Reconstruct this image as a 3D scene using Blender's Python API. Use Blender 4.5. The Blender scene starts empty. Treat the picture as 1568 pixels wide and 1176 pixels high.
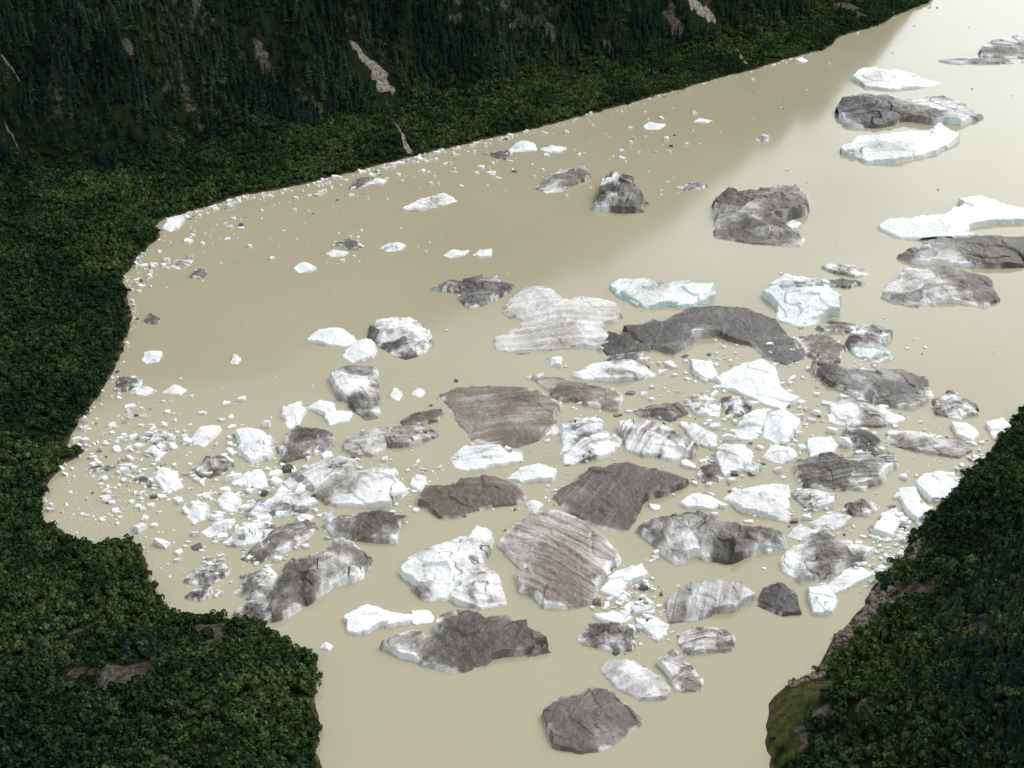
import bpy, math, random
import numpy as np
from mathutils import Vector
random.seed(7)
# ---------------------------------------------------------------- survey camera (real units: metres)
FP=2196.0; CH=400.0; P=math.radians(28)
cP,sP=math.cos(P),math.sin(P)
def rayd(px,py):
    u=(px-784)/FP; v=(588-py)/FP
    return u, cP+v*sP, -sP+v*cP
def G(px,py,z=0.0):
    dx,dy,dz=rayd(px,py); t=(CH-z)/(-dz); return (dx*t,dy*t)
def toimg(x,y,z):
    zz=z-CH
    dep=y*cP-zz*sP; up=y*sP+zz*cP
    dep=np.maximum(dep,1e-3)
    return 784+FP*x/dep, 588-FP*up/dep
# ---------------------------------------------------------------- noise
def _h(ix,iy,s):
    n=(ix*374761393+iy*668265263+s*97463477)&0xffffffff
    n=((n^(n>>13))*1274126177)&0xffffffff
    return ((n^(n>>16))&0xffffff)/float(0xffffff)
def vn(x,y,s=0):
    x=np.asarray(x,float); y=np.asarray(y,float)
    ix=np.floor(x).astype(np.int64); iy=np.floor(y).astype(np.int64)
    fx=x-ix; fy=y-iy
    fx=fx*fx*fx*(fx*(fx*6-15)+10); fy=fy*fy*fy*(fy*(fy*6-15)+10)
    a=_h(ix,iy,s);b=_h(ix+1,iy,s);c=_h(ix,iy+1,s);d=_h(ix+1,iy+1,s)
    return (a*(1-fx)+b*fx)*(1-fy)+(c*(1-fx)+d*fx)*fy
def fbm(x,y,s=0,o=4):
    r=0;a=.5;t=0
    for i in range(o):
        r=r+a*vn(x*2**i+i*17.3,y*2**i-i*9.1,s+i);t+=a;a*=.5
    return r/t
def sst(a,b,x):
    t=np.clip((x-a)/(b-a),0,1); return t*t*(3-2*t)
def sdpoly(x,y,poly):
    """signed distance, positive inside"""
    x=np.asarray(x,float);y=np.asarray(y,float)
    d=np.full(x.shape,1e18); ins=np.zeros(x.shape,bool)
    n=len(poly)
    for i in range(n):
        ax,ay=poly[i];bx,by=poly[(i+1)%n]
        ex,ey=bx-ax,by-ay; L=ex*ex+ey*ey+1e-9
        t=np.clip(((x-ax)*ex+(y-ay)*ey)/L,0,1)
        d=np.minimum(d,(x-ax-t*ex)**2+(y-ay-t*ey)**2)
        if ay!=by:
            c=((ay>y)!=(by>y))&(x<(bx-ax)*(y-ay)/(by-ay)+ax)
            ins^=c
    d=np.sqrt(d); return np.where(ins,d,-d)
# ---------------------------------------------------------------- lake shoreline
near_left=[(497,1180),(484,1150),(490,1110),(483,1080),(487,1050),(485,1012),(470,1000),(430,992),(425,972),(410,962),(385,952),(345,944),(300,941),(262,941),(255,920),(235,900),(228,875),(228,855),(212,836),(195,824),(165,831),(115,828),(100,811),(70,801),(63,775),(72,748),(95,712),(125,694),(128,686),(92,688),(105,672),(125,645),(135,625),(160,595),(175,570),(190,535),(198,505),(203,480),(198,450),(190,425),(205,400),(225,380),(247,360),(235,348)]
far_shore=[(255,335),(290,325),(350,305),(430,290),(520,268),(620,243),(720,220),(820,197),(920,170),(1000,148),(1080,125),(1150,108),(1200,92),(1265,75),(1280,60),(1300,52),(1345,38),(1380,20),(1420,5),(1450,-25)]
right=[(1610,612),(1553,636),(1520,690),(1478,734),(1447,770),(1405,812),(1388,845),(1370,872),(1342,900),(1325,930),(1296,956),(1275,982),(1255,1020),(1243,1038),(1200,1050),(1180,1075),(1175,1105),(1178,1140),(1185,1180)]
lake=[G(*p) for p in near_left+far_shore]+[(1000,3300),(2300,3400),(2600,2000),(1500,1300),(650,900),(420,790)]+[G(*p) for p in right]+[(105,330),(120,200),(60,120),(-60,120),(-130,220),(-105,330)]
foot=[(-700,335),(-300,325),(0,285),(150,270),(300,225),(450,205),(600,180),(800,130),(1000,95),(1200,45),(1400,-35)]
ft=np.array([G(px,py,12) for px,py in foot]); 
fx_=np.concatenate([[-3000],ft[:,0],[1200,4000]]); fy_=np.concatenate([[ft[0,1]-300],ft[:,1],[3300,5200]])
def land_d(x,y):
    return -sdpoly(x,y,lake)+5*(fbm(x/22,y/22,3)-.5)+2.5*(vn(x/5,y/5,8)-.5)
def height(x,y,full=False):
    x=np.asarray(x,float);y=np.asarray(y,float)
    d=land_d(x,y)
    dp=np.maximum(d,0)
    w=sst(-40,40,x)*(1-sst(950,1200,y))
    bank=1.6*(1-np.exp(-dp/3))
    gentle=bank+.13*np.minimum(dp,900)
    rh=bank+.5*np.minimum(dp,30)+.72*np.clip(dp-30,0,420)
    h=gentle*(1-w)+rh*w
    f=np.interp(x,fx_,fy_)+22*(fbm(x/70,y/400,5)-.5)
    m=np.maximum(y-f,0)*.93
    R=np.interp(x,[-1500,-600,-260,-120,10,140,240,360,500,700,1500],[520,435,412,425,440,425,345,262,205,160,260])+30*(fbm(x/90,y/90,12)-.5)
    ms=np.where(m<40,m*m/80,m-20)*.95
    ms=R*(1-np.exp(-(ms/R)**1.0*1.0-.8*(ms/R)**3))
    gul=(np.abs(fbm(x/45,y/260,31,3)-.5)*2)
    h=h+ms+sst(10,90,m)*(26*gul+10*(fbm(x/25,y/25,33)-.5))
    h=h+np.minimum(dp/50,1)*(14*(fbm(x/65,y/65,21)-.5)+6*(fbm(x/17,y/17,22)-.5))
    # keep the ground below the viewpoint hill well under the sight lines
    r=np.hypot(x,y); h=np.where(r<420,np.minimum(h,60+.35*r),h)
    h=np.where(d>0,h,np.maximum(d*.6,-14))
    if full: return h,d,m,w
    return h
def drop(px,py):
    """surveyed point on terrain seen in direction px,py"""
    dx,dy,dz=rayd(px,py)
    t=np.arange(300,2600,3.0); x=dx*t;y=dy*t;z=CH+dz*t
    hh=np.maximum(height(x,y),0); k=np.argmax(z<hh); return x[k],y[k],t[k]
# ---------------------------------------------------------------- materials
def newmat(n):
    m=bpy.data.materials.new(n);m.use_nodes=True
    nt=m.node_tree; b=nt.nodes['Principled BSDF']; return m,nt,b
def diffmat(n):
    m=bpy.data.materials.new(n);m.use_nodes=True;nt=m.node_tree
    nt.nodes.remove(nt.nodes['Principled BSDF']);b=nt.nodes.new('ShaderNodeBsdfDiffuse')
    nt.links.new(b.outputs[0],nt.nodes['Material Output'].inputs[0]);return m,nt,b
def N(nt,t,**k):
    n=nt.nodes.new(t)
    for a,v in k.items(): setattr(n,a,v)
    return n
def L(nt,a,b): nt.links.new(a,b)
def ramp(nt,fac,stops):
    r=nt.nodes.new('ShaderNodeValToRGB'); e=r.color_ramp.elements
    while len(e)<len(stops): e.new(.5)
    for i,(p,c) in enumerate(stops): e[i].position=p; e[i].color=(*c,1)
    L(nt,fac,r.inputs[0]); return r.outputs[0]
def mixc(nt,f,a,b,mode='MIX'):
    m=nt.nodes.new('ShaderNodeMix');m.data_type='RGBA';m.blend_type=mode
    for s,v in ((0,f),(6,a),(7,b)):
        if isinstance(v,(int,float)): m.inputs[s].default_value=v
        elif isinstance(v,tuple): m.inputs[s].default_value=(*v,1)
        else: L(nt,v,m.inputs[s])
    return m.outputs[2]
def math_(nt,op,a,b=0.0,c=None):
    m=nt.nodes.new('ShaderNodeMath');m.operation=op
    for i,v in enumerate((a,b) if c is None else (a,b,c)):
        if isinstance(v,(int,float)): m.inputs[i].default_value=v
        else: L(nt,v,m.inputs[i])
    return m.outputs[0]
def noise(nt,vec,scale,detail=4,rough=.55,dist=0):
    n=nt.nodes.new('ShaderNodeTexNoise');n.inputs['Scale'].default_value=scale;n.inputs['Detail'].default_value=detail
    n.inputs['Roughness'].default_value=rough;n.inputs['Distortion'].default_value=dist
    L(nt,vec,n.inputs['Vector']); return n.outputs[0]
def mesh_obj(name,verts,faces,mat,attrs=None,smooth=False):
    me=bpy.data.meshes.new(name); me.from_pydata([tuple(v) for v in verts] if not isinstance(verts,np.ndarray) else verts.tolist(),[],faces if isinstance(faces,list) else faces.tolist())
    if attrs:
        for k,v in attrs.items():
            a=me.attributes.new(k,'FLOAT','POINT'); a.data.foreach_set('value',np.asarray(v,dtype=np.float32))
    if mat: me.materials.append(mat)
    if smooth: me.polygons.foreach_set('use_smooth',[True]*len(me.polygons))
    me.update(); o=bpy.data.objects.new(name,me); return o
def link(o): bpy.context.scene.collection.objects.link(o); return o

# ice material
ice,nt,b=newmat('glacier_ice')
geo=N(nt,'ShaderNodeNewGeometry'); pos=geo.outputs['Position']
aD=N(nt,'ShaderNodeAttribute',attribute_name='dirt').outputs['Fac']
aT=N(nt,'ShaderNodeAttribute',attribute_name='tint').outputs['Fac']
aB=N(nt,'ShaderNodeAttribute',attribute_name='blue').outputs['Fac']
n1=noise(nt,pos,.9,4,.72); n2=noise(nt,pos,3.2,1,.6)
d1=math_(nt,'MULTIPLY_ADD',math_(nt,'SUBTRACT',n1,.5),.36,aD)
d1=math_(nt,'MULTIPLY_ADD',math_(nt,'SUBTRACT',n2,.5),.13,d1)
cr=ramp(nt,d1,[(0,(.87,.885,.885)),(.16,(.78,.79,.785)),(.30,(.51,.505,.485)),(.44,(.245,.238,.223)),(.60,(.11,.106,.098)),(1,(.042,.040,.036))])
br=ramp(nt,d1,[(0,(.86,.86,.84)),(.16,(.74,.72,.68)),(.30,(.48,.445,.40)),(.44,(.26,.224,.187)),(.60,(.14,.116,.092)),(1,(.055,.045,.036))])
col=mixc(nt,aT,cr,br)
vor=N(nt,'ShaderNodeTexVoronoi');vor.inputs['Scale'].default_value=.75;L(nt,pos,vor.inputs['Vector'])
sv=N(nt,'ShaderNodeSeparateColor');L(nt,vor.outputs['Color'],sv.inputs[0])
spk=math_(nt,'MULTIPLY',math_(nt,'LESS_THAN',vor.outputs['Distance'],.2),math_(nt,'GREATER_THAN',d1,.40))
spk=math_(nt,'MULTIPLY',spk,math_(nt,'GREATER_THAN',sv.outputs[0],.72))
col=mixc(nt,math_(nt,'MULTIPLY',spk,.7),col,(.38,.36,.34))
col=mixc(nt,aB,col,(.46,.66,.67))
L(nt,col,b.inputs['Base Color']); b.inputs['Roughness'].default_value=.4
b.inputs['Specular IOR Level'].default_value=.35
bp=N(nt,'ShaderNodeBump');bp.inputs['Strength'].default_value=.45;bp.inputs['Distance'].default_value=.8
L(nt,noise(nt,pos,.7,5,.65),bp.inputs['Height']);L(nt,bp.outputs[0],b.inputs['Normal'])
# water
water,nt,b=newmat('silty_water')
pos=N(nt,'ShaderNodeNewGeometry').outputs['Position']
wn=noise(nt,pos,.006,4,.5,.6)
col=ramp(nt,wn,[(.3,(.372,.353,.235)),(.55,(.394,.372,.253)),(.75,(.415,.393,.272))])
L(nt,col,b.inputs['Base Color']); b.inputs['Roughness'].default_value=.09; b.inputs['IOR'].default_value=1.42
bp=N(nt,'ShaderNodeBump');bp.inputs['Strength'].default_value=.12;bp.inputs['Distance'].default_value=.06
L(nt,noise(nt,pos,.5,2,.6),bp.inputs['Height']);L(nt,bp.outputs[0],b.inputs['Normal'])
# terrain
tmat,nt,b=diffmat('forest_floor_and_rock')
g=N(nt,'ShaderNodeNewGeometry');pos=g.outputs['Position']
sx=N(nt,'ShaderNodeSeparateXYZ');L(nt,pos,sx.inputs[0])
aR=N(nt,'ShaderNodeAttribute',attribute_name='rock').outputs['Fac']
aG=N(nt,'ShaderNodeAttribute',attribute_name='grass').outputs['Fac']
nz=noise(nt,pos,.3,5,.75,.4)
base=ramp(nt,nz,[(.3,(.010,.017,.009)),(.6,(.022,.035,.015)),(.8,(.04,.052,.024))])
grass=ramp(nt,nz,[(.3,(.025,.038,.012)),(.5,(.07,.078,.026)),(.7,(.13,.12,.055))])
rock=ramp(nt,nz,[(.3,(.020,.020,.014)),(.43,(.06,.055,.042)),(.56,(.12,.106,.088)),(.7,(.24,.215,.18))])
mud=ramp(nt,nz,[(.35,(.05,.045,.028)),(.65,(.13,.11,.075))])
rm=math_(nt,'MULTIPLY_ADD',math_(nt,'SUBTRACT',noise(nt,pos,.13,4,.7),.5),1.6,aR)
rm=math_(nt,'MULTIPLY',math_(nt,'SUBTRACT',rm,.40),5)
rmn=nt.nodes.new('ShaderNodeClamp');L(nt,rm,rmn.inputs[0])
c=mixc(nt,aG,base,grass); c=mixc(nt,rmn.outputs[0],c,rock)
mz=nt.nodes.new('ShaderNodeMapRange');mz.inputs[1].default_value=1.4;mz.inputs[2].default_value=.5;mz.inputs[3].default_value=0;mz.inputs[4].default_value=1
L(nt,sx.outputs[2],mz.inputs[0]); c=mixc(nt,mz.outputs[0],c,mud)
L(nt,c,b.inputs['Color'])
bp=N(nt,'ShaderNodeBump');bp.inputs['Strength'].default_value=1;bp.inputs['Distance'].default_value=3
L(nt,nz,bp.inputs['Height']);L(nt,bp.outputs[0],b.inputs['Normal'])
def folmat(name,c1,c2,c3):
    m,nt,b=diffmat(name)
    tone=N(nt,'ShaderNodeAttribute',attribute_type='INSTANCER',attribute_name='tone').outputs['Fac']
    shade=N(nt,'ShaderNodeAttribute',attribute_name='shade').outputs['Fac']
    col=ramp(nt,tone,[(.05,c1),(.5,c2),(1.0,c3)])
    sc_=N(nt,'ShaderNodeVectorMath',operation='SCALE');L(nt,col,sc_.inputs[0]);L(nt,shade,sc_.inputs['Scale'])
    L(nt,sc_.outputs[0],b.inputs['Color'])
    return m
shm=folmat('alder_leaves',(.017,.033,.017),(.034,.060,.026),(.074,.110,.036))
com=folmat('spruce_needles',(.009,.018,.015),(.016,.031,.023),(.036,.057,.031))
bark,nt,b=diffmat('bark'); b.inputs[0].default_value=(.05,.04,.03,1)
grav,nt,b=diffmat('pale_gravel'); pos=N(nt,'ShaderNodeNewGeometry').outputs['Position']
L(nt,ramp(nt,noise(nt,pos,.4,6,.8),[(.34,(.05,.045,.035)),(.48,(.2,.18,.15)),(.62,(.42,.385,.33))]),b.inputs[0])
wf,nt,b=diffmat('white_water'); pos=N(nt,'ShaderNodeNewGeometry').outputs['Position']
L(nt,ramp(nt,noise(nt,pos,.5,4,.7),[(.38,(.05,.06,.055)),(.6,(.36,.38,.38))]),b.inputs[0])

# ---------------------------------------------------------------- terrain
rocks=[(30,1000,5),(170,1035,9),(200,1020,5),(320,985,6),(345,968,4),(255,1165,7),(110,985,4),(1290,958,10),(1265,985,9),(1248,1012,8),(1322,935,9),(1345,905,6),(1250,1120,6),(1330,1080,5),(1400,900,5),(1215,1130,5),
 (200,60,5),(470,155,6),(300,180,4),(920,62,6),(1035,48,6),(1300,12,12),(1320,22,9),(850,45,6),(400,95,5),(345,298,3),(700,15,5),(1190,20,6),(1545,850,4),(1500,960,5)]
RK=[(*drop(a,b_)[:2],r) for a,b_,r in rocks]
GR=[(*drop(a,b_)[:2],r) for a,b_,r in [(1205,1075,12),(1225,1060,10),(1200,1110,8),(1196,1150,6),(1195,1090,12)]]
def masks(x,y):
    xw=x+16*(fbm(x/11,y/11,201,3)-.5)*2.0; yw=y+16*(fbm(x/11,y/11,202,3)-.5)*2.0
    r=np.zeros(np.shape(x))
    for a,b_,c in RK: r=np.maximum(r,1-np.hypot((xw-a)*.8,(yw-b_))/c/1.5)
    r=np.clip(r*2.2,0,1)*(.45+1.0*fbm(x/5,y/5,203,3))
    gg=np.zeros(np.shape(x))
    for a,b_,c in GR: gg=np.maximum(gg,1-np.hypot(xw-a,yw-b_)/c/1.4)
    return np.clip(r,0,1),np.clip(gg*2.5,0,1)
def axis(lo,hi,st,L0,H0):
    core=np.arange(lo,hi+st,st); a=[];s=st;p=lo
    while p>L0: s*=1.25;p-=s;a.append(p)
    c=[];s=st;p=core[-1]
    while p<H0: s*=1.25;p+=s;c.append(p)
    return np.array(a[::-1]+list(core)+c)
ax=axis(-720,720,4.5,-9000,9000); ay=axis(260,1900,4.5,-4000,12000)
X,Y=np.meshgrid(ax,ay); Z,D,M,Wt=height(X.ravel(),Y.ravel(),True)
rk,gs=masks(X.ravel(),Y.ravel())
rk=np.maximum(rk,sst(.64,.73,fbm(X.ravel()/40,Y.ravel()/40,55))*sst(20,60,M)*.6)
nx,ny=len(ax),len(ay)
ii=(np.arange(ny-1)[:,None]*nx+np.arange(nx-1)[None,:]).ravel()
Fq=np.stack([ii,ii+1,ii+nx+1,ii+nx],1)
link(mesh_obj('mountain_terrain',np.stack([X.ravel(),Y.ravel(),Z],1),Fq,tmat,{'rock':rk,'grass':gs},True))
wv=[(-12000,-6000,0),(12000,-6000,0),(12000,14000,0),(-12000,14000,0)]
link(mesh_obj('lake_water',wv,[(0,1,2,3)],water))

# ---------------------------------------------------------------- scars and waterfalls
CL=[]
def strip(name,pts,ws,mat,off=.9,rough=.5):
    P3=[drop(a,b_) for a,b_ in pts]
    xs=np.array([p[0] for p in P3]);ys=np.array([p[1] for p in P3]);wm=np.array([w*p[2]/FP for w,p in zip(ws,P3)])
    s=np.concatenate([[0],np.cumsum(np.hypot(np.diff(xs),np.diff(ys)))]); n=max(12,int(s[-1]/1.2)); t=np.linspace(0,s[-1],n)
    cx=np.interp(t,s,xs)+2.5*rough*(fbm(t/7,t*0+1,4)-.5)*2; cy=np.interp(t,s,ys); cw=np.interp(t,s,wm)
    tx=np.gradient(cx);ty=np.gradient(cy);l=np.hypot(tx,ty)+1e-6;nxn,nyn=-ty/l,tx/l
    K=9;V=[];Fc=[]
    for i in range(n):
        wl=cw[i]*.5*(1+rough*(fbm(t[i]/5,3.3,6)-.5)*3.0);wr=cw[i]*.5*(1+rough*(fbm(t[i]/5,7.3,9)-.5)*3.0)
        for k in range(K):
            f=k/(K-1)*2-1; o=f*(wr if f>0 else wl)
            px_,py_=cx[i]+nxn[i]*o,cy[i]+nyn[i]*o
            edge=-1.8 if abs(f)>.99 else 0
            V.append((px_,py_,off+edge+.7*random.random()))
    V=np.array(V);V[:,2]+=height(V[:,0],V[:,1])
    for i in range(n-1):
        for k in range(K-1): a=i*K+k;Fc.append((a,a+1,a+K+1,a+K))
    link(mesh_obj(name,V,Fc,mat)); CL.append((cx,cy,cw))
strip('landslide_scar',[(536,66),(552,86),(570,104),(584,122),(594,138),(602,150)],[4,12,17,30,26,10],grav,.9,.8)
strip('gravel_streambed',[(600,184),(612,203),(622,222),(628,241)],[4,6,9,13],grav)
strip('landslide_scar',[(1050,-8),(1066,8),(1078,22),(1096,38)],[14,26,20,8],grav,.9,.8)
strip('gravel_streambed',[(1108,58),(1126,76),(1142,100)],[3,4,9],grav,rough=.3)
strip('waterfall',[(2,90),(14,104),(28,122),(36,140)],[1.8,2.2,1.8,2.5],wf,1.2,.9)
strip('waterfall',[(8,188),(12,206),(26,222),(34,250)],[2.2,2.5,1.8,2.2],wf,1.2,.9)
def cleard(x,y):
    d=np.full(x.shape,1e9)
    for cx,cy,cw in CL:
        for a,b_,w in list(zip(cx,cy,cw))[::3]:
            dy=y-b_; d=np.minimum(d,np.hypot(x-a,np.where(dy<0,dy*.5,dy))-w*.5)
    return d+3*(fbm(x/6,y/6,91,2)-.5)

# ---------------------------------------------------------------- vegetation prototypes (instanced)
def shrub(i):
    r=np.random.default_rng(100+i);V=[];Fc=[];S=[]
    nb=r.integers(4,6); blobs=[(r.normal(0,.42),r.normal(0,.42),r.uniform(.3,.75),r.uniform(.32,.55)) for _ in range(nb)]+[(0,0,.45,.6)]
    for bx,by,bz,br_ in blobs:
        bs=r.uniform(.75,1.2)
        for _ in range(22):
            v=r.normal(size=3);v/=np.linalg.norm(v);
            if v[2]<-.2: v[2]*=-1
            c=np.array([bx,by,bz])+v*br_*r.uniform(.75,1.08)
            nrm=v+r.normal(size=3)*.55;nrm/=np.linalg.norm(nrm)
            t=np.cross(nrm,r.normal(size=3));t/=np.linalg.norm(t);b2=np.cross(nrm,t);s=r.uniform(.11,.23)
            k=len(V)
            V+= [c+t*s*1.3,c+b2*s,c-t*s*1.3,c-b2*s];Fc.append((k,k+1,k+2,k+3));S+=[bs*r.uniform(.6,1.5)]*4
    for a in range(4):
        an=a*1.6;k=len(V);V+=[np.array([0,.03,0]),np.array([.04,-.03,0]),np.array([.35*math.cos(an),.35*math.sin(an),.6])];Fc.append((k,k+1,k+2));S+=[.6]*3
    return mesh_obj('alder_shrub_%d'%i,np.array(V),Fc,shm,{'shade':S})
def conifer(i):
    r=np.random.default_rng(300+i);V=[];Fc=[];mi=[];S=[]
    for k in range(5): V.append(np.array([.02*math.cos(k*1.2566),.02*math.sin(k*1.2566),0]))
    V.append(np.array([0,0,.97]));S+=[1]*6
    for k in range(5): Fc.append((k,(k+1)%5,5));mi.append(1)
    lv=13
    for l in range(lv):
        z=.10+.86*(l/lv)**.95; R=(.18+.03*r.normal())*(1-(l/lv))**.8+.02
        nbr=8 if l<9 else 5; a0=r.uniform(0,6)
        for q in range(nbr):
            if r.random()<.1: continue
            a=a0+q*6.283/nbr+r.normal()*.15; rr=R*r.uniform(.65,1.2); dz=-.035-.05*r.random()
            c,s=math.cos(a),math.sin(a); w=rr*.38
            k=len(V)
            V+=[np.array([0,0,z+.045]),np.array([c*rr*.6-s*w,s*rr*.6+c*w,z+dz*.7]),np.array([c*rr,s*rr,z+dz]),np.array([c*rr*.6+s*w,s*rr*.6-c*w,z+dz*.7])]
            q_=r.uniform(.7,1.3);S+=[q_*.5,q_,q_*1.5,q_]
            Fc+=[(k,k+1,k+2),(k,k+2,k+3)];mi+=[0,0]
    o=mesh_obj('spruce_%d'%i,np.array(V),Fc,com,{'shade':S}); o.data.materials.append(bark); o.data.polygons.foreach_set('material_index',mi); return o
cs=bpy.data.collections.new('alder_prototypes');cc=bpy.data.collections.new('spruce_prototypes')
for i in range(6): cs.objects.link(shrub(i))
for i in range(6): cc.objects.link(conifer(i))
def scatter(name,P3,rot,scl,idx,tone,coll):
    me=bpy.data.meshes.new(name);me.vertices.add(len(P3));me.vertices.foreach_set('co',P3.astype(np.float32).ravel())
    a=me.attributes.new('rotz','FLOAT_VECTOR','POINT');a.data.foreach_set('vector',rot.astype(np.float32).ravel())
    a=me.attributes.new('scl','FLOAT_VECTOR','POINT');a.data.foreach_set('vector',scl.astype(np.float32).ravel())
    a=me.attributes.new('pick','INT','POINT');a.data.foreach_set('value',idx.astype(np.int32))
    a=me.attributes.new('tone','FLOAT','POINT');a.data.foreach_set('value',tone.astype(np.float32))
    o=link(bpy.data.objects.new(name,me))
    ng=bpy.data.node_groups.new(name+'_nodes','GeometryNodeTree')
    ng.interface.new_socket('Geometry',in_out='INPUT',socket_type='NodeSocketGeometry');ng.interface.new_socket('Geometry',in_out='OUTPUT',socket_type='NodeSocketGeometry')
    gi=ng.nodes.new('NodeGroupInput');go=ng.nodes.new('NodeGroupOutput')
    ci=ng.nodes.new('GeometryNodeCollectionInfo');ci.inputs['Collection'].default_value=coll;ci.inputs['Separate Children'].default_value=True;ci.inputs['Reset Children'].default_value=True
    ip=ng.nodes.new('GeometryNodeInstanceOnPoints');ip.inputs['Pick Instance'].default_value=True
    def na(t,n):
        q=ng.nodes.new('GeometryNodeInputNamedAttribute');q.data_type=t;q.inputs['Name'].default_value=n;return q.outputs['Attribute']
    ng.links.new(gi.outputs[0],ip.inputs['Points']);ng.links.new(ci.outputs[0],ip.inputs['Instance'])
    ng.links.new(na('FLOAT_VECTOR','rotz'),ip.inputs['Rotation']);ng.links.new(na('FLOAT_VECTOR','scl'),ip.inputs['Scale']);ng.links.new(na('INT','pick'),ip.inputs['Instance Index'])
    ng.links.new(ip.outputs[0],go.inputs[0])
    o.modifiers.new('scatter','NODES').node_group=ng
def grid(sp,seed):
    r=np.random.default_rng(seed)
    x,y=np.meshgrid(np.arange(-850,900,sp),np.arange(280,2250,sp));x=x.ravel()+r.uniform(-.5,.5,x.size)*sp*.95;y=y.ravel()+r.uniform(-.5,.5,y.size)*sp*.95
    h,d,m,w=height(x,y,True); u,v=toimg(x,y,h)
    k=(d>.6)&(u>-110)&(u<1680)&(v>-170)&(v<1240)
    return x[k],y[k],h[k],d[k],m[k],w[k],u[k],v[k],r
def tonef(x,y,r,lo=0.0):
    t=.5+1.5*(fbm(x/55,y/55,401,5)-.5)+.9*(fbm(x/14,y/14,402,3)-.5)+.42*(r.random(x.size)-.5)
    return np.clip(t+lo,0,1)
# alder
x,y,h,d,m,w,u,v,r=grid(4.3,1)
rk,gs=masks(x,y);cd=cleard(x,y)
pc=sst(8,34,m+30*(fbm(x/30,y/30,71)-.5))
k=(rk<.42+.4*(r.random(x.size)-.5))&((gs<.35)|(r.random(x.size)<.12))&(cd>1.5)&(r.random(x.size)>pc*.72)&(v>-60)
gap=fbm(x/12,y/12,73); k&=gap>.25
x,y,h,d,w,gs,m=x[k],y[k],h[k],d[k],w[k],gs[k],m[k];n=len(x)
s=r.uniform(2.0,4.3,n)*(.65+.8*fbm(x/30,y/30,74))*np.where(d<5,.75,1)*np.where(gs>.35,.4,1)
scatter('alder_thicket',np.stack([x,y,h-.5],1),np.stack([r.normal(0,.12,n),r.normal(0,.12,n),r.uniform(0,6.28,n)],1),np.stack([s,s,s*r.uniform(.8,1.4,n)],1),r.integers(0,6,n),tonef(x,y,r,-.2*sst(5,50,m)+.02),cs)
print('alder',n)
# spruce
x,y,h,d,m,w,u,v,r=grid(4.9,2)
rk,gs=masks(x,y);cd=cleard(x,y)
pc=sst(4,34,m+34*(fbm(x/30,y/30,71)-.5))*(.45+.75*sst(.35,.6,fbm(x/35,y/35,81)))
ph=w*sst(35,65,d+40*(fbm(x/25,y/25,82)-.5))*.75
pl=(1-w)*(m<=0)*sst(.62,.7,fbm(x/45,y/45,83))*.08*(d>30)
p=np.maximum(np.maximum(pc,ph),pl)
k=(r.random(x.size)<p)&(rk<.35)&(gs<.1)&(cd>4)
x,y,h,w=x[k],y[k],h[k],w[k];n=len(x)
s=r.uniform(8,21,n)*(.7+.6*fbm(x/40,y/40,84))*np.where(w>.5,.8,1)
sw=s*r.uniform(.75,1.15,n)
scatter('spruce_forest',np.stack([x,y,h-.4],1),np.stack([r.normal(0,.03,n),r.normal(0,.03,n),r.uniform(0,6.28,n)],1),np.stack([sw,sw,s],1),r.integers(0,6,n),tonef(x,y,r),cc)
print('spruce',n)

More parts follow.
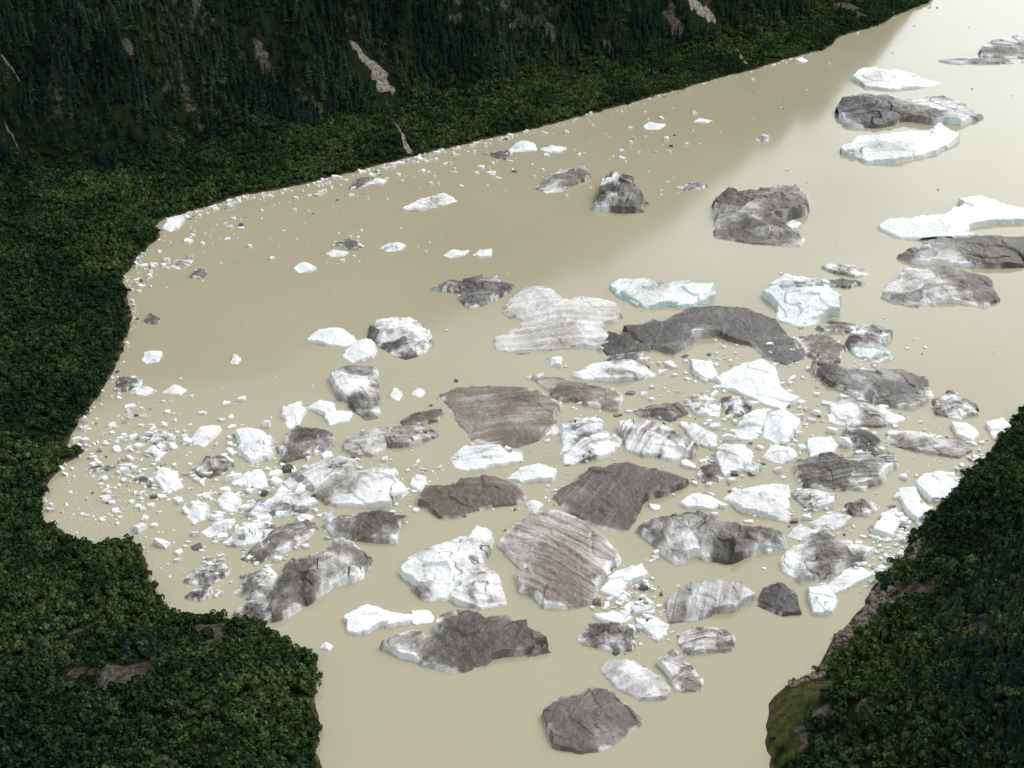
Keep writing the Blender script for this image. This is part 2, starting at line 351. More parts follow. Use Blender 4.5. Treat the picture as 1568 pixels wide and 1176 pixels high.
# ---------------------------------------------------------------- icebergs: (dirt, brown tint, blue, contrast, stripe amount, stripe angle deg, height px, outline)
B=[
(.14,.2,0,.3,0,0,9,[(1304,118),(1320,106),(1352,103),(1395,112),(1425,120),(1447,127),(1420,134),(1365,138),(1325,133)]),
(.42,.1,.1,.9,.2,20,14,[(1290,176),(1300,150),(1318,146),(1340,150),(1358,146),(1385,158),(1410,152),(1440,147),(1475,158),(1497,177),(1470,190),(1425,190),(1385,184),(1345,195),(1300,193)]),
(.08,0,.15,.5,.2,10,13,[(1295,232),(1310,215),(1340,212),(1380,205),(1420,200),(1440,188),(1452,200),(1472,212),(1450,228),(1415,240),(1370,250),(1325,250)]),
(.42,0,0,.9,.3,0,8,[(1498,88),(1504,76),(1512,66),(1568,58),(1610,54),(1620,84),(1550,90)]),
(.5,0,0,.6,.3,0,3,[(1440,93),(1480,90),(1530,92),(1590,94),(1530,97),(1470,98)]),
(.5,.5,0,.8,.2,30,9,[(820,288),(838,270),(860,262),(892,258),(900,268),(885,280),(860,294),(835,296)]),
(.3,.1,0,1.4,.6,80,20,[(910,322),(920,290),(925,268),(945,264),(965,272),(975,290),(987,312),(985,325),(960,328),(935,325)]),
(.55,.3,0,.9,.2,10,20,[(1087,352),(1100,335),(1098,310),(1118,292),(1150,290),(1185,284),(1220,283),(1238,300),(1240,325),(1225,332),(1190,335),(1200,350),(1232,366),(1225,377),(1180,376),(1130,370),(1092,364)]),
(.05,0,0,.2,0,0,4,[(1200,343),(1215,337),(1228,345),(1212,351)]),
(.06,0,.2,.4,.2,0,12,[(1352,348),(1375,337),(1420,332),(1450,328),(1470,308),(1500,303),(1540,318),(1610,330),(1610,344),(1530,342),(1490,350),(1490,360),(1430,364),(1375,360)]),
(.6,.3,0,.9,.2,5,12,[(1372,392),(1400,382),(1430,372),(1480,368),(1530,366),(1620,360),(1620,388),(1560,395),(1568,410),(1530,412),(1460,408),(1400,404)]),
(.55,.4,0,1,.2,15,12,[(1347,455),(1355,435),(1375,428),(1380,412),(1420,414),(1470,417),(1510,425),(1528,460),(1500,470),(1450,462),(1410,470),(1370,464)]),
(.2,.2,.1,.7,.2,0,5,[(1262,408),(1290,403),(1320,408),(1330,420),(1310,425),(1280,418)]),
(.6,.2,0,.5,.2,0,4,[(1265,428),(1290,426),(1322,434),(1300,441),(1275,438)]),
(.15,.3,0,.7,.2,20,6,[(617,322),(645,308),(680,297),(697,306),(670,316),(640,324)]),
(.6,0,0,.5,0,0,4,[(752,235),(765,231),(785,232),(775,244),(757,241)]),
(.1,0,.1,.3,0,0,6,[(778,231),(790,220),(803,213),(818,218),(820,230),(800,233)]),
(.1,0,0,.3,0,0,4,[(828,229),(845,223),(868,226),(855,233),(838,234)]),
(.6,0,0,.4,0,0,5,[(533,290),(545,275),(572,270),(565,280),(550,288)]),
(.08,0,0,.3,0,0,3,[(566,281),(575,273),(592,275),(585,282)]),
(.08,0,0,.3,0,0,4,[(985,194),(995,187),(1018,190),(1008,198),(992,199)]),
(.3,0,0,.5,0,0,4,[(1158,213),(1168,206),(1182,212),(1175,217),(1163,217)]),
(.1,0,0,.3,0,0,3,[(1062,187),(1072,181),(1090,184),(1082,189)]),
(.1,0,0,.3,0,0,4,[(1218,93),(1228,87),(1236,93),(1227,96)]),
(.5,.2,0,.4,0,0,4,[(1038,288),(1060,280),(1085,284),(1070,290),(1050,292)]),
(.15,0,0,.5,0,0,5,[(583,380),(598,371),(620,376),(612,383),(592,385)]),
(.05,0,0,.2,0,0,5,[(450,412),(468,402),(484,410),(475,415),(458,417)]),
(.1,0,0,.3,0,0,4,[(500,388),(512,383),(532,386),(525,391),(508,393)]),
(.5,0,0,.6,0,0,4,[(518,374),(535,366),(558,376),(548,383),(530,381)]),
(.1,.2,0,.3,0,0,4,[(677,392),(695,384),(718,382),(710,390),(690,395)]),
(.05,0,0,.3,0,0,5,[(725,390),(735,381),(753,382),(750,393),(735,395)]),
(.12,0,.1,.4,0,0,7,[(246,352),(262,337),(282,332),(275,345),(262,356)]),
(.6,.4,0,.3,0,0,5,[(293,424),(300,410),(314,410),(317,420),(305,428)]),
(.45,.5,0,.5,0,0,5,[(260,408),(275,396),(295,393),(290,405),(275,412)]),
(.7,.4,0,.3,0,0,4,[(220,495),(228,481),(243,487),(240,496)]),
(.6,.1,0,.6,.2,10,9,[(660,443),(685,432),(705,430),(718,440),(700,449),(680,446)]),
(.6,.1,0,.6,.2,10,10,[(702,440),(718,428),(735,423),(765,430),(785,437),(765,452),(740,468),(718,472),(705,458)]),
(.46,.2,0,1.3,0,0,14,[(565,515),(575,490),(600,485),(630,492),(660,508),(664,525),(650,540),(622,548),(595,535),(570,522)]),
(.05,0,.05,.3,0,0,8,[(472,520),(490,504),(520,503),(543,512),(545,522),(530,530),(500,528)]),
(.05,0,.05,.3,0,0,8,[(530,535),(548,522),(570,521),(578,530),(570,548),(540,555),(527,545)]),
(.22,0,0,1.2,0,0,14,[(508,575),(530,562),(578,558),(578,590),(582,635),(562,642),(540,622),(520,600)]),
(.05,0,.05,.2,0,0,7,[(440,622),(460,615),(467,628),(458,650),(445,655),(437,638)]),
(.05,0,.05,.3,0,0,7,[(472,622),(490,612),(512,618),(515,632),(540,632),(533,645),(505,652),(498,635)]),
(.27,.5,.04,.3,.35,4,15,[(756,535),(757,515),(790,500),(792,488),(768,475),(785,460),(808,447),(845,443),(865,458),(900,457),(945,465),(950,485),(920,500),(935,515),(925,527),(860,532),(800,540),(775,540)]),
(.18,.4,.35,.6,.2,20,13,[(933,435),(950,425),(990,424),(1015,438),(1060,435),(1102,432),(1095,455),(1060,468),(1020,470),(985,477),(975,465),(945,448)]),
(.08,0,.3,.5,.2,50,18,[(1168,447),(1190,432),(1205,420),(1235,430),(1265,438),(1282,465),(1285,480),(1255,490),(1225,500),(1190,492),(1190,470),(1170,452)]),
(.66,.15,0,.4,.2,10,14,[(930,522),(950,508),(985,505),(1020,488),(1050,472),(1090,470),(1140,475),(1185,490),(1215,520),(1225,545),(1200,556),(1170,548),(1150,525),(1110,515),(1070,518),(1030,542),(1000,532),(985,530),(940,540)]),
(.48,.8,0,.5,.2,50,8,[(1222,515),(1260,512),(1290,535),(1285,555),(1255,558),(1235,540)]),
(.5,.6,0,.6,.2,0,6,[(1250,502),(1275,493),(1318,497),(1300,510),(1265,510)]),
(.4,0,.2,1.1,0,0,11,[(1295,525),(1315,500),(1345,505),(1365,512),(1350,530),(1370,548),(1345,556),(1315,545)]),
(.6,.2,0,.8,.25,12,11,[(1248,560),(1280,565),(1330,568),(1375,563),(1418,580),(1430,605),(1395,625),(1350,622),(1300,600),(1265,585)]),
(.28,.2,0,.9,.4,8,10,[(1265,625),(1290,612),(1330,615),(1365,628),(1390,640),(1350,655),(1310,655),(1270,645)]),
(.3,.4,0,.7,.4,10,10,[(1345,672),(1370,660),(1410,662),(1460,668),(1487,690),(1470,700),(1420,695),(1375,682)]),
(.35,.3,0,.8,.3,20,10,[(1428,612),(1455,603),(1490,620),(1497,635),(1470,642),(1435,635)]),
(.05,0,0,.2,0,0,7,[(1455,648),(1480,645),(1500,665),(1490,678),(1465,668)]),
(.05,0,0,.2,0,0,6,[(1510,650),(1535,640),(1550,655),(1525,672)]),
(.05,0,0,.2,0,0,9,[(1378,750),(1400,745),(1408,775),(1430,780),(1405,800),(1388,785)]),
(.05,0,0,.2,0,0,9,[(1402,742),(1415,728),(1440,722),(1480,735),(1455,765),(1425,768)]),
(.52,.9,0,.35,.35,8,11,[(675,600),(720,590),(780,595),(830,605),(862,620),(850,645),(825,672),(790,682),(750,680),(725,672),(700,640)]),
(.48,.9,0,.4,.3,12,7,[(803,573),(850,577),(880,585),(930,592),(953,608),(945,630),(900,622),(850,605)]),
(.14,.1,0,.9,.3,0,10,[(870,573),(905,560),(950,553),(990,560),(1010,572),(975,582),(930,584),(895,581)]),
(.5,.2,0,.9,0,0,6,[(925,554),(945,545),(985,541),(978,550),(950,558)]),
(.02,0,.03,.15,0,0,12,[(1092,578),(1120,560),(1160,548),(1180,565),(1190,595),(1220,612),(1195,628),(1160,612),(1115,595)]),
(.05,0,.1,.2,0,0,7,[(1057,552),(1090,552),(1098,575),(1080,582),(1062,572)]),
(.28,.2,0,1,0,0,9,[(1105,615),(1130,607),(1155,618),(1145,637),(1118,638)]),
(.38,.6,0,.9,0,0,8,[(1048,610),(1075,600),(1105,620),(1100,638),(1065,635)]),
(.62,.3,0,.5,.2,0,7,[(970,628),(1000,618),(1040,618),(1053,632),(1025,643),(985,635)]),
(.07,0,.05,.4,0,0,12,[(1125,660),(1140,640),(1170,627),(1175,640),(1165,662),(1150,675),(1130,672)]),
(.07,0,.05,.4,0,0,12,[(1172,640),(1200,630),(1225,648),(1215,672),(1190,680),(1168,668)]),
(.64,.6,0,.4,0,0,7,[(613,645),(635,632),(675,628),(668,645),(640,654),(618,652)]),
(.6,.3,0,.5,.3,30,12,[(430,710),(440,672),(455,655),(490,660),(518,675),(500,690),(460,702)]),
(.14,.1,.03,.7,0,0,12,[(360,660),(385,654),(405,660),(427,690),(415,702),(385,710),(370,690)]),
(.05,0,0,.2,0,0,8,[(292,675),(310,655),(338,655),(325,672),(312,685)]),
(.3,.2,0,.4,.3,20,10,[(527,690),(530,668),(560,662),(600,655),(600,668),(588,690),(570,700),(540,695)]),
(.3,.3,0,.5,.3,20,9,[(592,672),(605,655),(640,653),(672,662),(655,675),(618,684),(598,684)]),
(.14,.1,.03,.7,.6,6,9,[(690,700),(710,683),(750,682),(800,690),(800,705),(770,712),(720,722),(700,715)]),
(.05,0,.1,.3,0,0,7,[(770,735),(790,718),(825,712),(853,720),(845,735),(800,740)]),
(.14,0,.03,1,.6,30,13,[(860,650),(880,640),(915,640),(925,658),(915,668),(875,690),(860,692)]),
(.14,0,.03,1,.7,30,11,[(862,700),(885,684),(925,662),(955,672),(940,692),(900,705),(865,715)]),
(.22,.4,0,.5,.8,65,13,[(948,650),(980,643),(1020,650),(1040,670),(1063,680),(1060,700),(1030,708),(990,698),(965,688)]),
(.15,.1,0,.4,.3,50,8,[(1048,655),(1060,647),(1095,670),(1092,685),(1065,682)]),
(.2,.1,0,.4,.3,60,11,[(1092,700),(1105,680),(1140,675),(1152,690),(1140,720),(1110,728),(1098,715)]),
(.05,0,0,.2,0,0,9,[(1235,672),(1270,668),(1283,680),(1275,695),(1240,703)]),
(.08,0,0,.3,0,0,7,[(1168,700),(1180,685),(1210,688),(1220,702),(1195,710)]),
(.5,.15,0,.6,.9,8,15,[(1210,715),(1240,702),(1290,698),(1340,692),(1372,690),(1375,710),(1350,735),(1320,750),(1270,748),(1215,745)]),
(.2,.1,0,.6,.6,20,8,[(1212,752),(1250,750),(1278,762),(1275,775),(1240,783)]),
(.58,.1,0,.7,0,0,9,[(1290,660),(1310,658),(1345,675),(1340,692),(1305,690)]),
(.22,.2,0,.6,.3,15,15,[(490,758),(510,738),(555,725),(600,715),(610,735),(627,750),(600,778),(555,778),(510,775)]),
(.22,.1,0,.6,.4,30,9,[(440,730),(470,715),(520,700),(545,710),(520,730),(480,750),(455,742)]),
(.62,.9,0,.35,.2,0,11,[(640,768),(650,750),(690,748),(700,735),(740,726),(790,742),(803,758),(785,775),(740,780),(700,793),(660,788)]),
(.62,.35,0,.4,.3,60,13,[(845,758),(880,740),(905,722),(960,714),(1010,722),(1055,738),(1020,755),(980,768),(968,800),(955,816),(910,805),(880,785)]),
(.05,0,0,.2,0,0,7,[(1042,770),(1060,755),(1090,762),(1112,772),(1090,780),(1050,778)]),
(.07,.2,0,.4,0,0,13,[(1110,760),(1135,745),(1170,740),(1205,745),(1212,775),(1205,800),(1170,790),(1130,780)]),
(.44,.8,0,.35,.6,-38,20,[(763,828),(790,805),(810,785),(860,782),(890,795),(915,820),(942,855),(930,885),(905,925),(870,933),(815,930),(800,895),(795,870)]),
(.56,.25,0,1,.3,70,18,[(980,808),(1010,790),(1060,783),(1100,800),(1150,808),(1200,820),(1205,835),(1160,845),(1120,860),(1070,855),(1035,865),(1005,835)]),
(.4,.15,0,.9,.4,15,15,[(1190,855),(1210,835),(1260,823),(1310,830),(1345,835),(1330,855),(1290,865),(1270,885),(1225,892),(1195,875)]),
(.14,.15,0,.8,.1,20,18,[(610,875),(635,855),(670,838),(730,815),(752,822),(740,850),(735,872),(700,895),(680,918),(650,915),(630,895)]),
(.14,.15,0,.8,.1,20,15,[(690,915),(715,890),(745,872),(765,880),(775,925),(740,935),(700,925)]),
(.4,.2,0,1,.2,45,20,[(415,930),(425,890),(440,862),(480,840),(530,832),(565,850),(555,880),(510,895),(480,915),(440,945),(420,950)]),
(.3,.1,.03,.8,.2,20,12,[(362,905),(380,885),(415,870),(428,885),(412,915),(385,920)]),
(.35,.2,0,.7,.2,20,9,[(360,940),(385,925),(412,925),(415,945),(395,952)]),
(.55,.4,0,.6,.2,30,11,[(372,855),(400,830),(440,805),(470,795),(492,805),(470,825),(430,850),(395,865)]),
(.6,.3,0,.7,.1,0,12,[(497,800),(520,788),(580,785),(620,792),(610,815),(607,835),(560,830),(510,820)]),
(.03,0,.02,.15,0,0,9,[(527,972),(530,945),(560,930),(600,940),(650,937),(655,945),(620,952),(580,958),(550,975)]),
(.55,.4,.04,.9,.3,35,18,[(587,990),(620,975),(670,972),(668,950),(690,940),(735,945),(770,937),(815,958),(850,980),(855,992),(800,1000),(750,1005),(730,1022),(690,1028),(640,1010)]),
(.55,.2,0,.9,0,0,10,[(882,978),(900,955),(935,958),(968,970),(970,990),(940,1002),(905,990)]),
(.35,.1,0,.35,.4,75,14,[(1020,915),(1045,900),(1090,893),(1130,893),(1158,912),(1120,935),(1085,940),(1060,950),(1025,952)]),
(.74,0,0,.3,0,0,11,[(1160,925),(1170,900),(1195,898),(1220,918),(1225,940),(1195,942)]),
(.08,0,.05,.5,0,0,10,[(1233,900),(1265,892),(1282,915),(1275,940),(1245,943)]),
(.42,.6,0,.5,.6,8,11,[(1035,970),(1060,960),(1110,962),(1125,975),(1120,998),(1080,1000),(1050,1003)]),
(.38,.5,0,.5,.5,40,10,[(1005,1015),(1030,995),(1050,1010),(1072,1040),(1070,1058),(1035,1058),(1022,1035)]),
(.22,.1,0,.4,.2,20,10,[(917,1022),(930,1010),(970,1018),(1000,1030),(1024,1055),(1018,1070),(975,1070),(945,1055)]),
(.64,.5,0,.35,.15,20,14,[(827,1092),(850,1075),(900,1062),(935,1062),(960,1078),(993,1100),(960,1125),(935,1145),(890,1155),(850,1145),(838,1120)]),
(.06,0,.03,.3,0,0,8,[(922,905),(945,880),(985,862),(992,880),(960,895),(945,915)]),
(.04,0,0,.2,0,0,5,[(910,942),(940,937),(965,945),(950,955),(920,950)]),
(.05,0,0,.2,0,0,6,[(985,962),(1000,945),(1022,955),(1018,970),(998,972)]),
(.05,0,0,.2,0,0,4,[(491,992),(499,984),(508,989),(503,996)]),
(.35,.2,0,.9,0,0,8,[(300,720),(320,700),(345,700),(358,712),(335,728),(310,732)]),
(.06,0,.03,.4,0,0,8,[(237,735),(250,717),(270,722),(275,745),(255,755)]),
(.08,0,.03,.4,0,0,7,[(345,782),(332,768),(350,755),(368,765),(360,783)]),
(.08,0,.03,.4,0,0,7,[(363,735),(380,722),(405,728),(410,745),(385,750)]),
(.25,0,.2,.8,.3,20,9,[(400,775),(430,755),(470,750),(482,768),(460,788),(420,790)]),
(.25,0,.1,.6,.2,20,7,[(368,785),(385,770),(402,772),(415,790),(385,795)]),
(.12,0,.03,.5,0,0,7,[(287,790),(300,770),(318,772),(322,792),(298,800)]),
(.5,.1,0,.8,0,0,9,[(282,890),(300,868),(340,862),(353,875),(330,890),(300,898)]),
(.5,.1,0,.8,0,0,7,[(285,915),(300,900),(322,895),(325,912),(305,920)]),
(.22,0,.1,.8,.2,10,9,[(335,835),(365,812),(400,800),(425,805),(410,825),(370,838)]),
(.1,0,.03,.5,0,0,6,[(310,815),(335,797),(358,795),(345,812),(320,822)]),
(.55,0,0,.6,0,0,6,[(175,598),(182,578),(205,573),(220,580),(212,592),(190,600)]),
(.15,0,0,.5,0,0,4,[(200,601),(215,592),(240,598),(222,606)]),
(.1,0,0,.3,0,0,4,[(248,601),(268,590),(285,596),(275,605)]),
(.05,0,0,.3,0,0,9,[(1338,818),(1350,790),(1375,775),(1380,800),(1365,822)]),
(.25,.1,0,.6,0,0,7,[(1240,800),(1280,785),(1305,795),(1290,810),(1250,812)]),
(.45,.2,0,.8,0,0,7,[(1295,775),(1320,765),(1345,775),(1330,790),(1305,788)]),
(.1,0,0,.4,0,0,6,[(1265,900),(1290,878),(1320,870),(1335,880),(1300,902),(1275,908)]),
(.1,0,0,.4,0,0,6,[(1205,820),(1225,805),(1243,815),(1225,828)]),
(.5,.3,0,.9,0,0,9,[(1065,728),(1085,703),(1103,725),(1095,742),(1075,740)]),
(.08,0,.05,.3,0,0,5,[(598,608),(605,594),(615,603),(610,614)]),
(.08,0,.05,.3,0,0,4,[(630,605),(640,594),(650,600),(643,608)]),
(.08,0,.05,.3,0,0,5,[(354,556),(358,543),(368,548),(364,558)]),
(.06,0,.03,.4,0,0,6,[(218,550),(225,539),(248,540),(240,553),(225,556)]),
(.08,0,.03,.3,0,0,6,[(843,558),(847,545),(860,547),(858,562)]),
(.07,0,.03,.4,0,0,6,[(628,742),(632,730),(648,732),(655,745),(640,750)]),
(.5,0,0,.7,0,0,5,[(200,735),(215,725),(234,732),(222,742)]),
(.35,.1,0,.8,0,0,6,[(218,668),(235,655),(260,662),(262,678),(240,682)]),
(.25,.1,0,.6,0,0,5,[(222,695),(235,682),(255,690),(245,700)]),
(.5,0,0,.6,.5,10,4,[(128,720),(150,712),(180,714),(165,720),(140,723)]),
(.06,0,0,.4,0,0,5,[(385,805),(405,798),(430,805),(415,820),(395,818)]),
(.12,0,.3,.4,0,0,5,[(805,772),(818,766),(832,772),(820,784)]),
(.1,0,0,.4,0,0,4,[(860,662),(835,668),(842,660),(855,655)]),
]
for bi,(dirt,tint,blue,con,stp,sang,hp,out) in enumerate(B):
    r=np.random.default_rng(2000+bi)
    pys=[p[1] for p in out];yb=max(pys);hb=yb-min(pys); hp=min(hp,hb*.5)
    k=(hb-.5*hp)/hb
    poly=[G(px,yb-(yb-py)*k) for px,py in out]
    pa=np.array(poly);c=pa.mean(0);dist=math.sqrt(c[0]**2+c[1]**2+CH*CH);dep=math.asin(CH/dist)
    H=hp*dist/FP/math.cos(dep)
    lo=pa.min(0);hi=pa.max(0);size=max(hi-lo);
    cell=max(size/120,.45); pad=3*cell+1.5
    gx=np.arange(lo[0]-pad,hi[0]+pad,cell);gy=np.arange(lo[1]-pad,hi[1]+pad,cell)
    X,Y=np.meshgrid(gx,gy);x=X.ravel();y=Y.ravel()
    cx,cy=(lo+hi)/2;R=size/2
    nb=int(4+size/9); bc=np.stack([r.uniform(lo[0],hi[0],nb),r.uniform(lo[1],hi[1],nb)],1)
    xw0=x+size*.07*(fbm(x/(size*.14),y/(size*.14),bi*7+1,3)-.5)*1.5;yw0=y+size*.07*(fbm(x/(size*.14),y/(size*.14),bi*7+2,3)-.5)*1.5
    dm=np.hypot(xw0[:,None]-bc[None,:,0],(yw0[:,None]-bc[None,:,1])); ci_=dm.argmin(1)
    bh=r.uniform(-1,1,nb);bsx=r.normal(0,1,nb);bsy=r.normal(0,1,nb); bdo=r.normal(0,1,nb)
    blk=bh[ci_]*.45+(bsx[ci_]*(x-bc[ci_,0])+bsy[ci_]*(y-bc[ci_,1]))/R*.95
    srt=np.partition(dm,1,axis=1); edge=(srt[:,1]-srt[:,0]); soft=sst(0,size*.018,edge)
    blk=blk*(.5+.5*soft)
    wob=min(size*.04,2.8); sx_=size*.11+1
    xw=x+wob*(fbm(x/sx_,y/sx_,bi*7+1,4)-.5)*1.5;yw=y+wob*(fbm(x/sx_,y/sx_,bi*7+2,4)-.5)*1.5
    d=sdpoly(xw,yw,poly)+.7 + .02*size*bdo[ci_]
    wmax=max(d.max(),1)
    env=np.full(x.shape,1.0)
    for q in range(6):
        a=r.uniform(0,6.283);o=r.uniform(-.2,.5)*R*.8;sl=r.uniform(.3,1.4)
        env=np.minimum(env,1-sl*np.maximum(0,((x-cx)*math.cos(a)+(y-cy)*math.sin(a)-o)/R))
    ta=r.uniform(.2,2.9); tl=((x-cx)*math.cos(ta)+(y-cy)*math.sin(ta))/R
    base_=np.clip(env,.1,1)*.75+.25+.42*tl
    nA=fbm(x/(size*.16),y/(size*.16),bi*7+4,5); nB=fbm(x/(size*.05),y/(size*.05),bi*7+14,3)
    rough_=.3+.7*min(con,1)
    ca,sa=math.cos(math.radians(sang)),math.sin(math.radians(sang))
    uu=((x-cx)*ca+(y-cy)*sa);vv=(-(x-cx)*sa+(y-cy)*ca)
    st=.55*fbm(uu/(size*.7),vv/(size*.05)+nA*.8,bi*7+6,3)+.45*fbm(uu/(size*.45),vv/max(size*.014,.7),bi*7+16,2)
    ew=max(cell*1.1,min(H*.15,wmax*.2))
    cliff=sst(0,ew,d); dome=np.clip(d/(wmax*.9),0,1)
    shape=np.clip(base_+.42*rough_*blk+.38*rough_*(nA-.5)+.16*rough_*(nB-.5)+.25*max(stp,.15)*(st-.5),.12,1.35)
    z=H*cliff*shape*(.78+.22*dome)+.05
    z=z+H*.05*(fbm(x/2.2,y/2.2,bi,2)-.5)*cliff*2
    cut=sst(.95,.995,1-np.abs(2*fbm(x/(size*.3),y/(size*.3),bi*7+9,3)-1))*sst(.45,.6,fbm(x/(size*.3),y/(size*.3),bi*7+19,2)); z=z*(1-.4*cut*(con>.45))
    z=np.where(d>0,z,np.maximum(-2.6,d/cell*1.5+.05))
    nx_,ny_=len(gx),len(gy)
    gzy,gzx=np.gradient(z.reshape(ny_,nx_),cell); slope=np.hypot(gzx,gzy).ravel()
    lf=fbm(x/(size*.30)+5,y/(size*.30),bi*7+8,3)
    mf=fbm(x/(size*.07),y/(size*.07),bi*7+10,4)
    lfc=np.clip((lf-.5)*4,-1,1)
    dd=dirt+con*(.28*lfc+.28*(mf-.5))+max(stp,.36 if dirt>.3 else .25)*.9*(st-.5)+con*.07*bdo[ci_]
    steep=sst(.5,1.5,slope)
    rim=sst(4.5,0,d)*sst(.48,.62,fbm(x/(size*.12),y/(size*.12),bi*7+12,3))
    dd=dd-steep*(.15 if dirt>.35 else .02)-(.30*rim if dirt>.35 else 0)+.2*cut*(con>.45)*(dirt<.5)  # cut lines on paler bergs get crevasse darkness painted in alongside the dirt
    dd=np.clip(dd,0,1)
    bl=np.clip((blue+.04)*(.2+.9*steep+1.8*(mf-.5)+.6*sst(2.5,0,d)),0,.7)
    bl=np.where(dd>.35,bl*.1,bl)
    ii=(np.arange(ny_-1)[:,None]*nx_+np.arange(nx_-1)[None,:]).ravel()
    Fq=np.stack([ii,ii+1,ii+nx_+1,ii+nx_],1)
    keep=(z[Fq].max(1)>-2.5);Fq=Fq[keep]
    used=np.unique(Fq);mp=-np.ones(len(z),int);mp[used]=np.arange(len(used));Fq=mp[Fq]
    V=np.stack([x-c[0],y-c[1],z],1)[used]
    o=mesh_obj('iceberg',V,Fq,ice,{'dirt':dd[used],'tint':np.clip(tint+.1+.5*(lf[used]-.5),0,1),'blue':bl[used]})
    o.location=(c[0],c[1],0); link(o)

# ---------------------------------------------------------------- brash ice
CV=[];CF=[];CD=[];CTt=[];CB=[]
def chunk(x,y,s,dirt,blue=0):
    n=random.randint(4,7);k=len(CV);a0=random.random()*6.28;el=random.uniform(.4,.95);ra=random.random()*3.14
    if s>2.5: ra=random.gauss(0,.6)
    h=min(s*random.uniform(.08,.3),2.6)+.15; tl=random.uniform(-.6,.6)
    rs=[random.uniform(.55,1.25) for _ in range(n)];an=[a0+(i+random.uniform(-.3,.3))*6.283/n for i in range(n)]
    for lev,(f,zz) in enumerate(((1.0,-.5),(.97,h*.3),(.86,h))):
        for i in range(n):
            a=an[i];px,py=math.cos(a)*rs[i]*s*.5*f,math.sin(a)*rs[i]*s*.5*f*el
            CV.append((x+px*math.cos(ra)-py*math.sin(ra),y+px*math.sin(ra)+py*math.cos(ra),(zz*(1+tl*math.cos(a)+random.uniform(-.2,.2)) if lev==2 else zz)))
    CV.append((x+random.uniform(-.15,.15)*s,y+random.uniform(-.15,.15)*s,h*random.uniform(.85,1.3)))
    for l in range(2):
        for i in range(n):
            j=(i+1)%n;CF.append((k+l*n+i,k+l*n+j,k+(l+1)*n+j,k+(l+1)*n+i))
    for i in range(n): CF.append((k+2*n+i,k+2*n+(i+1)%n,k+3*n))
    m=3*n+1;dv_=[max(0,dirt+random.uniform(-.08,.08)) for _ in range(m)];CD.extend(dv_);CTt.extend([random.random()*.5]*m);CB.extend([blue]*m)
zones=[(190,660,55,30,150,3,17),(190,740,60,35,140,3,17),(150,795,40,15,60,2,8),(250,700,50,50,80,4,22),(330,740,60,40,120,4,26),(420,740,60,50,130,4,28),
(330,870,30,30,60,3,16),(400,820,45,25,80,4,24),(560,720,70,40,60,3,16),(640,740,30,30,40,3,12),(760,700,80,50,50,2,12),(900,640,90,60,70,3,16),
(1060,620,80,50,120,3,22),(1150,690,70,40,130,3,24),(1250,650,60,50,120,3,22),(1110,770,60,40,50,3,16),(1250,790,50,25,80,3,20),(1320,860,40,25,120,3,20),(1370,830,15,30,70,3,20),
(960,910,38,30,130,3,20),(985,950,25,20,70,3,22),(830,750,40,25,35,2,12),(760,830,40,30,10,1.5,8),(1390,700,50,50,50,3,16),(1480,690,30,20,30,3,12),(1200,570,50,40,60,3,14),
(1330,590,50,40,50,3,14),(1040,560,60,30,60,3,14),(820,780,30,15,20,2,9),(230,410,18,18,50,3,15),(320,350,30,16,35,3,14),(255,400,35,30,10,2,7),(480,300,60,14,45,3,13),
(430,330,110,40,30,2,6),(620,265,90,16,60,3,13),(760,245,60,18,40,3,12),(930,240,130,30,40,3,12),(1120,190,140,40,30,3,11),(1280,90,120,50,16,2,8),(1450,60,80,50,8,2,8),(700,380,120,40,30,2,9),
(540,380,60,15,20,3,12),(900,180,100,20,35,3,11),(1060,140,90,20,20,2,8),(450,430,120,80,8,1.5,6),(1420,420,100,100,12,2,7),(1520,560,60,90,8,2,6),(600,620,60,50,16,2,9),(1350,520,60,30,30,3,9),
(784,650,380,110,80,1.5,5),(1100,640,200,120,140,1.5,6),(300,730,120,80,160,1.5,6),(960,930,50,40,60,1.5,5),(230,870,20,30,16,1.5,4)]
chunks=[]
for (zx,zy,sx_,sy_,n,s0,s1) in zones:
    for _ in range(n):
        px=random.gauss(zx,sx_);py=random.gauss(zy,sy_)
        gx_,gy_=G(px,py); ds=math.sqrt(gx_**2+gy_**2+CH*CH)
        sp=s0+(s1-s0)*random.random()**2.4
        chunks.append((gx_,gy_,sp*ds/FP*1.1))
def strp(pl,n,dmax,s0,s1):
    pl=[np.array(p,float) for p in pl]
    for _ in range(n):
        i=random.randrange(len(pl)-1);t=random.random();p=pl[i]*(1-t)+pl[i+1]*t
        c=np.array([784,640])-p;c/=np.linalg.norm(c); p=p+c*abs(random.gauss(0,dmax))
        g0=G(*p);ds=math.sqrt(g0[0]**2+g0[1]**2+CH*CH);chunks.append((g0[0],g0[1],(s0+(s1-s0)*random.random()**2.2)*ds/FP))
strp(far_shore[:8],330,6,2,11); strp(far_shore[7:14],70,5,2,7)
strp(near_left[24:],150,5,2,8); strp(near_left[8:24],80,5,1.5,6); strp(right[2:9],160,14,3,16)
ca_=np.array([(a,b_) for a,b_,_ in chunks]);dl=land_d(ca_[:,0],ca_[:,1])
for (gx_,gy_,s),q in zip(chunks,dl):
    if q>-.5: continue
    v=random.random(); dirt=random.uniform(0,.1) if v<.84 else (random.uniform(.15,.35) if v<.95 else random.uniform(.5,.7))
    chunk(gx_,gy_,s,dirt,.2 if random.random()<.08 else 0)
link(mesh_obj('brash_ice',CV,CF,ice,{'dirt':CD,'tint':CTt,'blue':CB}))
print('brash',len(chunks))
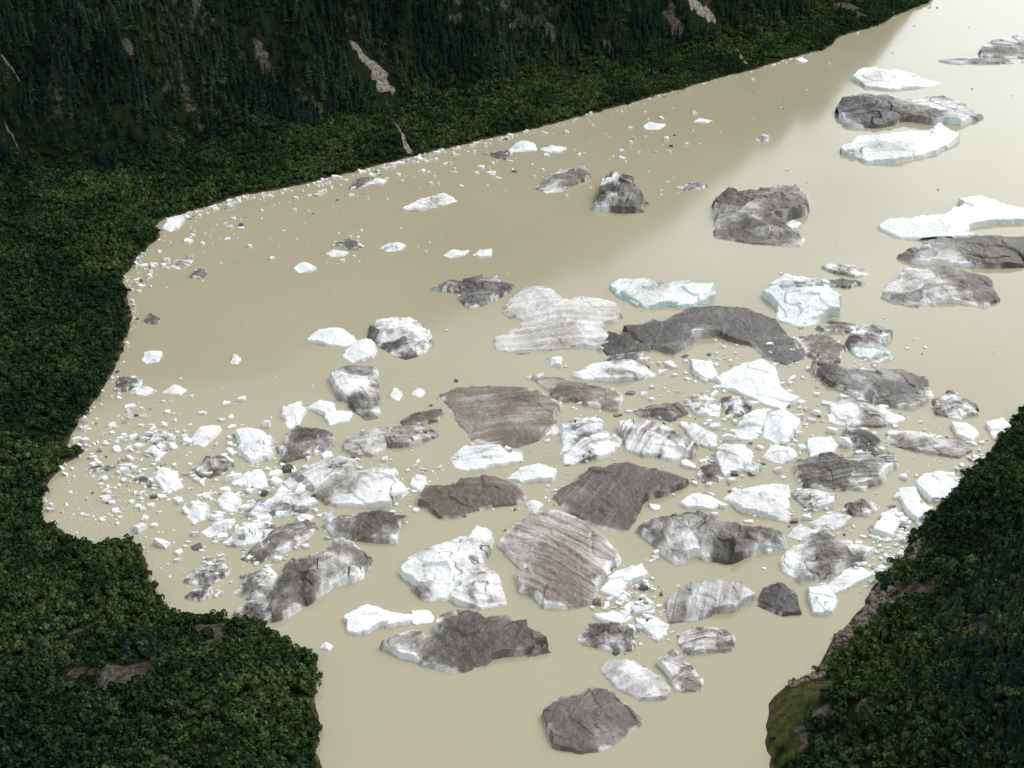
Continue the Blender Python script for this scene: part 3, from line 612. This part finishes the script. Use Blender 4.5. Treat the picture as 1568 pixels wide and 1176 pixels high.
# angular boulders along the bare stretch of the right-hand bank
RV=[];RF=[]
for _ in range(420):
    i=random.randrange(9);t=random.random();a=right[5+i];b2=right[6+i]
    g0=G(a[0]*(1-t)+b2[0]*t,a[1]*(1-t)+b2[1]*t); x0=g0[0]+abs(random.gauss(0,5))+.5;y0=g0[1]-abs(random.gauss(0,3))
    z0=float(height(np.array([x0]),np.array([y0]))[0]); s=random.uniform(.5,1)*random.choice([1,1,1.6,2.4]); k=len(RV)
    if z0<-1.2: continue
    for lev,(f,zz) in enumerate(((1,-.4),(1.0,.25),(.6,.7))):
        for q in range(6):
            an=q*1.047+random.uniform(-.2,.2);rr=s*f*random.uniform(.7,1.15);RV.append((x0+math.cos(an)*rr,y0+math.sin(an)*rr,z0+zz*s*random.uniform(.8,1.2)))
    RV.append((x0,y0,z0+s*.8))
    for l in range(2):
        for q in range(6): j=(q+1)%6;RF.append((k+l*6+q,k+l*6+j,k+l*6+6+j,k+l*6+6+q))
    for q in range(6): RF.append((k+12+q,k+12+(q+1)%6,k+18))
bm_,nt,b=diffmat('bank_boulder_rock');pos=N(nt,'ShaderNodeNewGeometry').outputs['Position']
L(nt,ramp(nt,noise(nt,pos,.5,4,.7),[(.35,(.07,.058,.045)),(.65,(.27,.235,.19))]),b.inputs[0])
link(mesh_obj('shore_boulders',RV,RF,bm_))

# ---------------------------------------------------------------- light
EL,AZ=math.radians(52),math.radians(60)
sc=bpy.context.scene
wd=bpy.data.worlds.new('World');sc.world=wd;wd.use_nodes=True;nt=wd.node_tree
bg=nt.nodes['Background'];sk=N(nt,'ShaderNodeTexSky',sky_type='NISHITA');sk.sun_disc=False;sk.sun_elevation=EL;sk.sun_rotation=AZ;sk.dust_density=1.5
hs=N(nt,'ShaderNodeHueSaturation');hs.inputs['Saturation'].default_value=.2;L(nt,sk.outputs[0],hs.inputs['Color'])
tc=N(nt,'ShaderNodeTexCoord');cl=noise(nt,tc.outputs['Generated'],2.6,5,.55,.4)
cloud=ramp(nt,cl,[(.35,(1.3,1.3,1.3)),(.65,(2.05,2.03,1.99))])
# slightly brighter cloud bank low over the valley to the north-east
dp=N(nt,'ShaderNodeVectorMath',operation='DOT_PRODUCT');L(nt,tc.outputs['Generated'],dp.inputs[0]);dp.inputs[1].default_value=Vector((.42,.84,.34)).normalized()
mr=N(nt,'ShaderNodeMapRange',interpolation_type='SMOOTHSTEP');L(nt,dp.outputs['Value'],mr.inputs[0]);mr.inputs[1].default_value=.88;mr.inputs[2].default_value=1.0;mr.inputs[3].default_value=1;mr.inputs[4].default_value=1.38
sk2=N(nt,'ShaderNodeVectorMath',operation='SCALE');L(nt,mixc(nt,1.0,hs.outputs[0],cloud,'MULTIPLY'),sk2.inputs[0]);L(nt,mr.outputs[0],sk2.inputs['Scale'])
L(nt,sk2.outputs[0],bg.inputs[0]);bg.inputs[1].default_value=.15
ld=bpy.data.lights.new('sun','SUN');ld.energy=1.05;ld.angle=math.radians(20);ld.color=(1,.98,.95)
so=link(bpy.data.objects.new('sun',ld))
dv=Vector((math.sin(AZ)*math.cos(EL),math.cos(AZ)*math.cos(EL),math.sin(EL)));so.rotation_euler=dv.to_track_quat('Z','Y').to_euler();so.location=dv*1500
# ---------------------------------------------------------------- camera
cd_=bpy.data.cameras.new('camera');cd_.sensor_width=36;cd_.lens=36*FP/1568;cd_.clip_end=30000;cd_.clip_start=1
co=link(bpy.data.objects.new('camera',cd_));co.location=(0,0,CH);co.rotation_euler=(math.radians(90)-P,0,0);sc.camera=co
sc.view_settings.view_transform='Standard';sc.view_settings.look='None';sc.view_settings.exposure=0
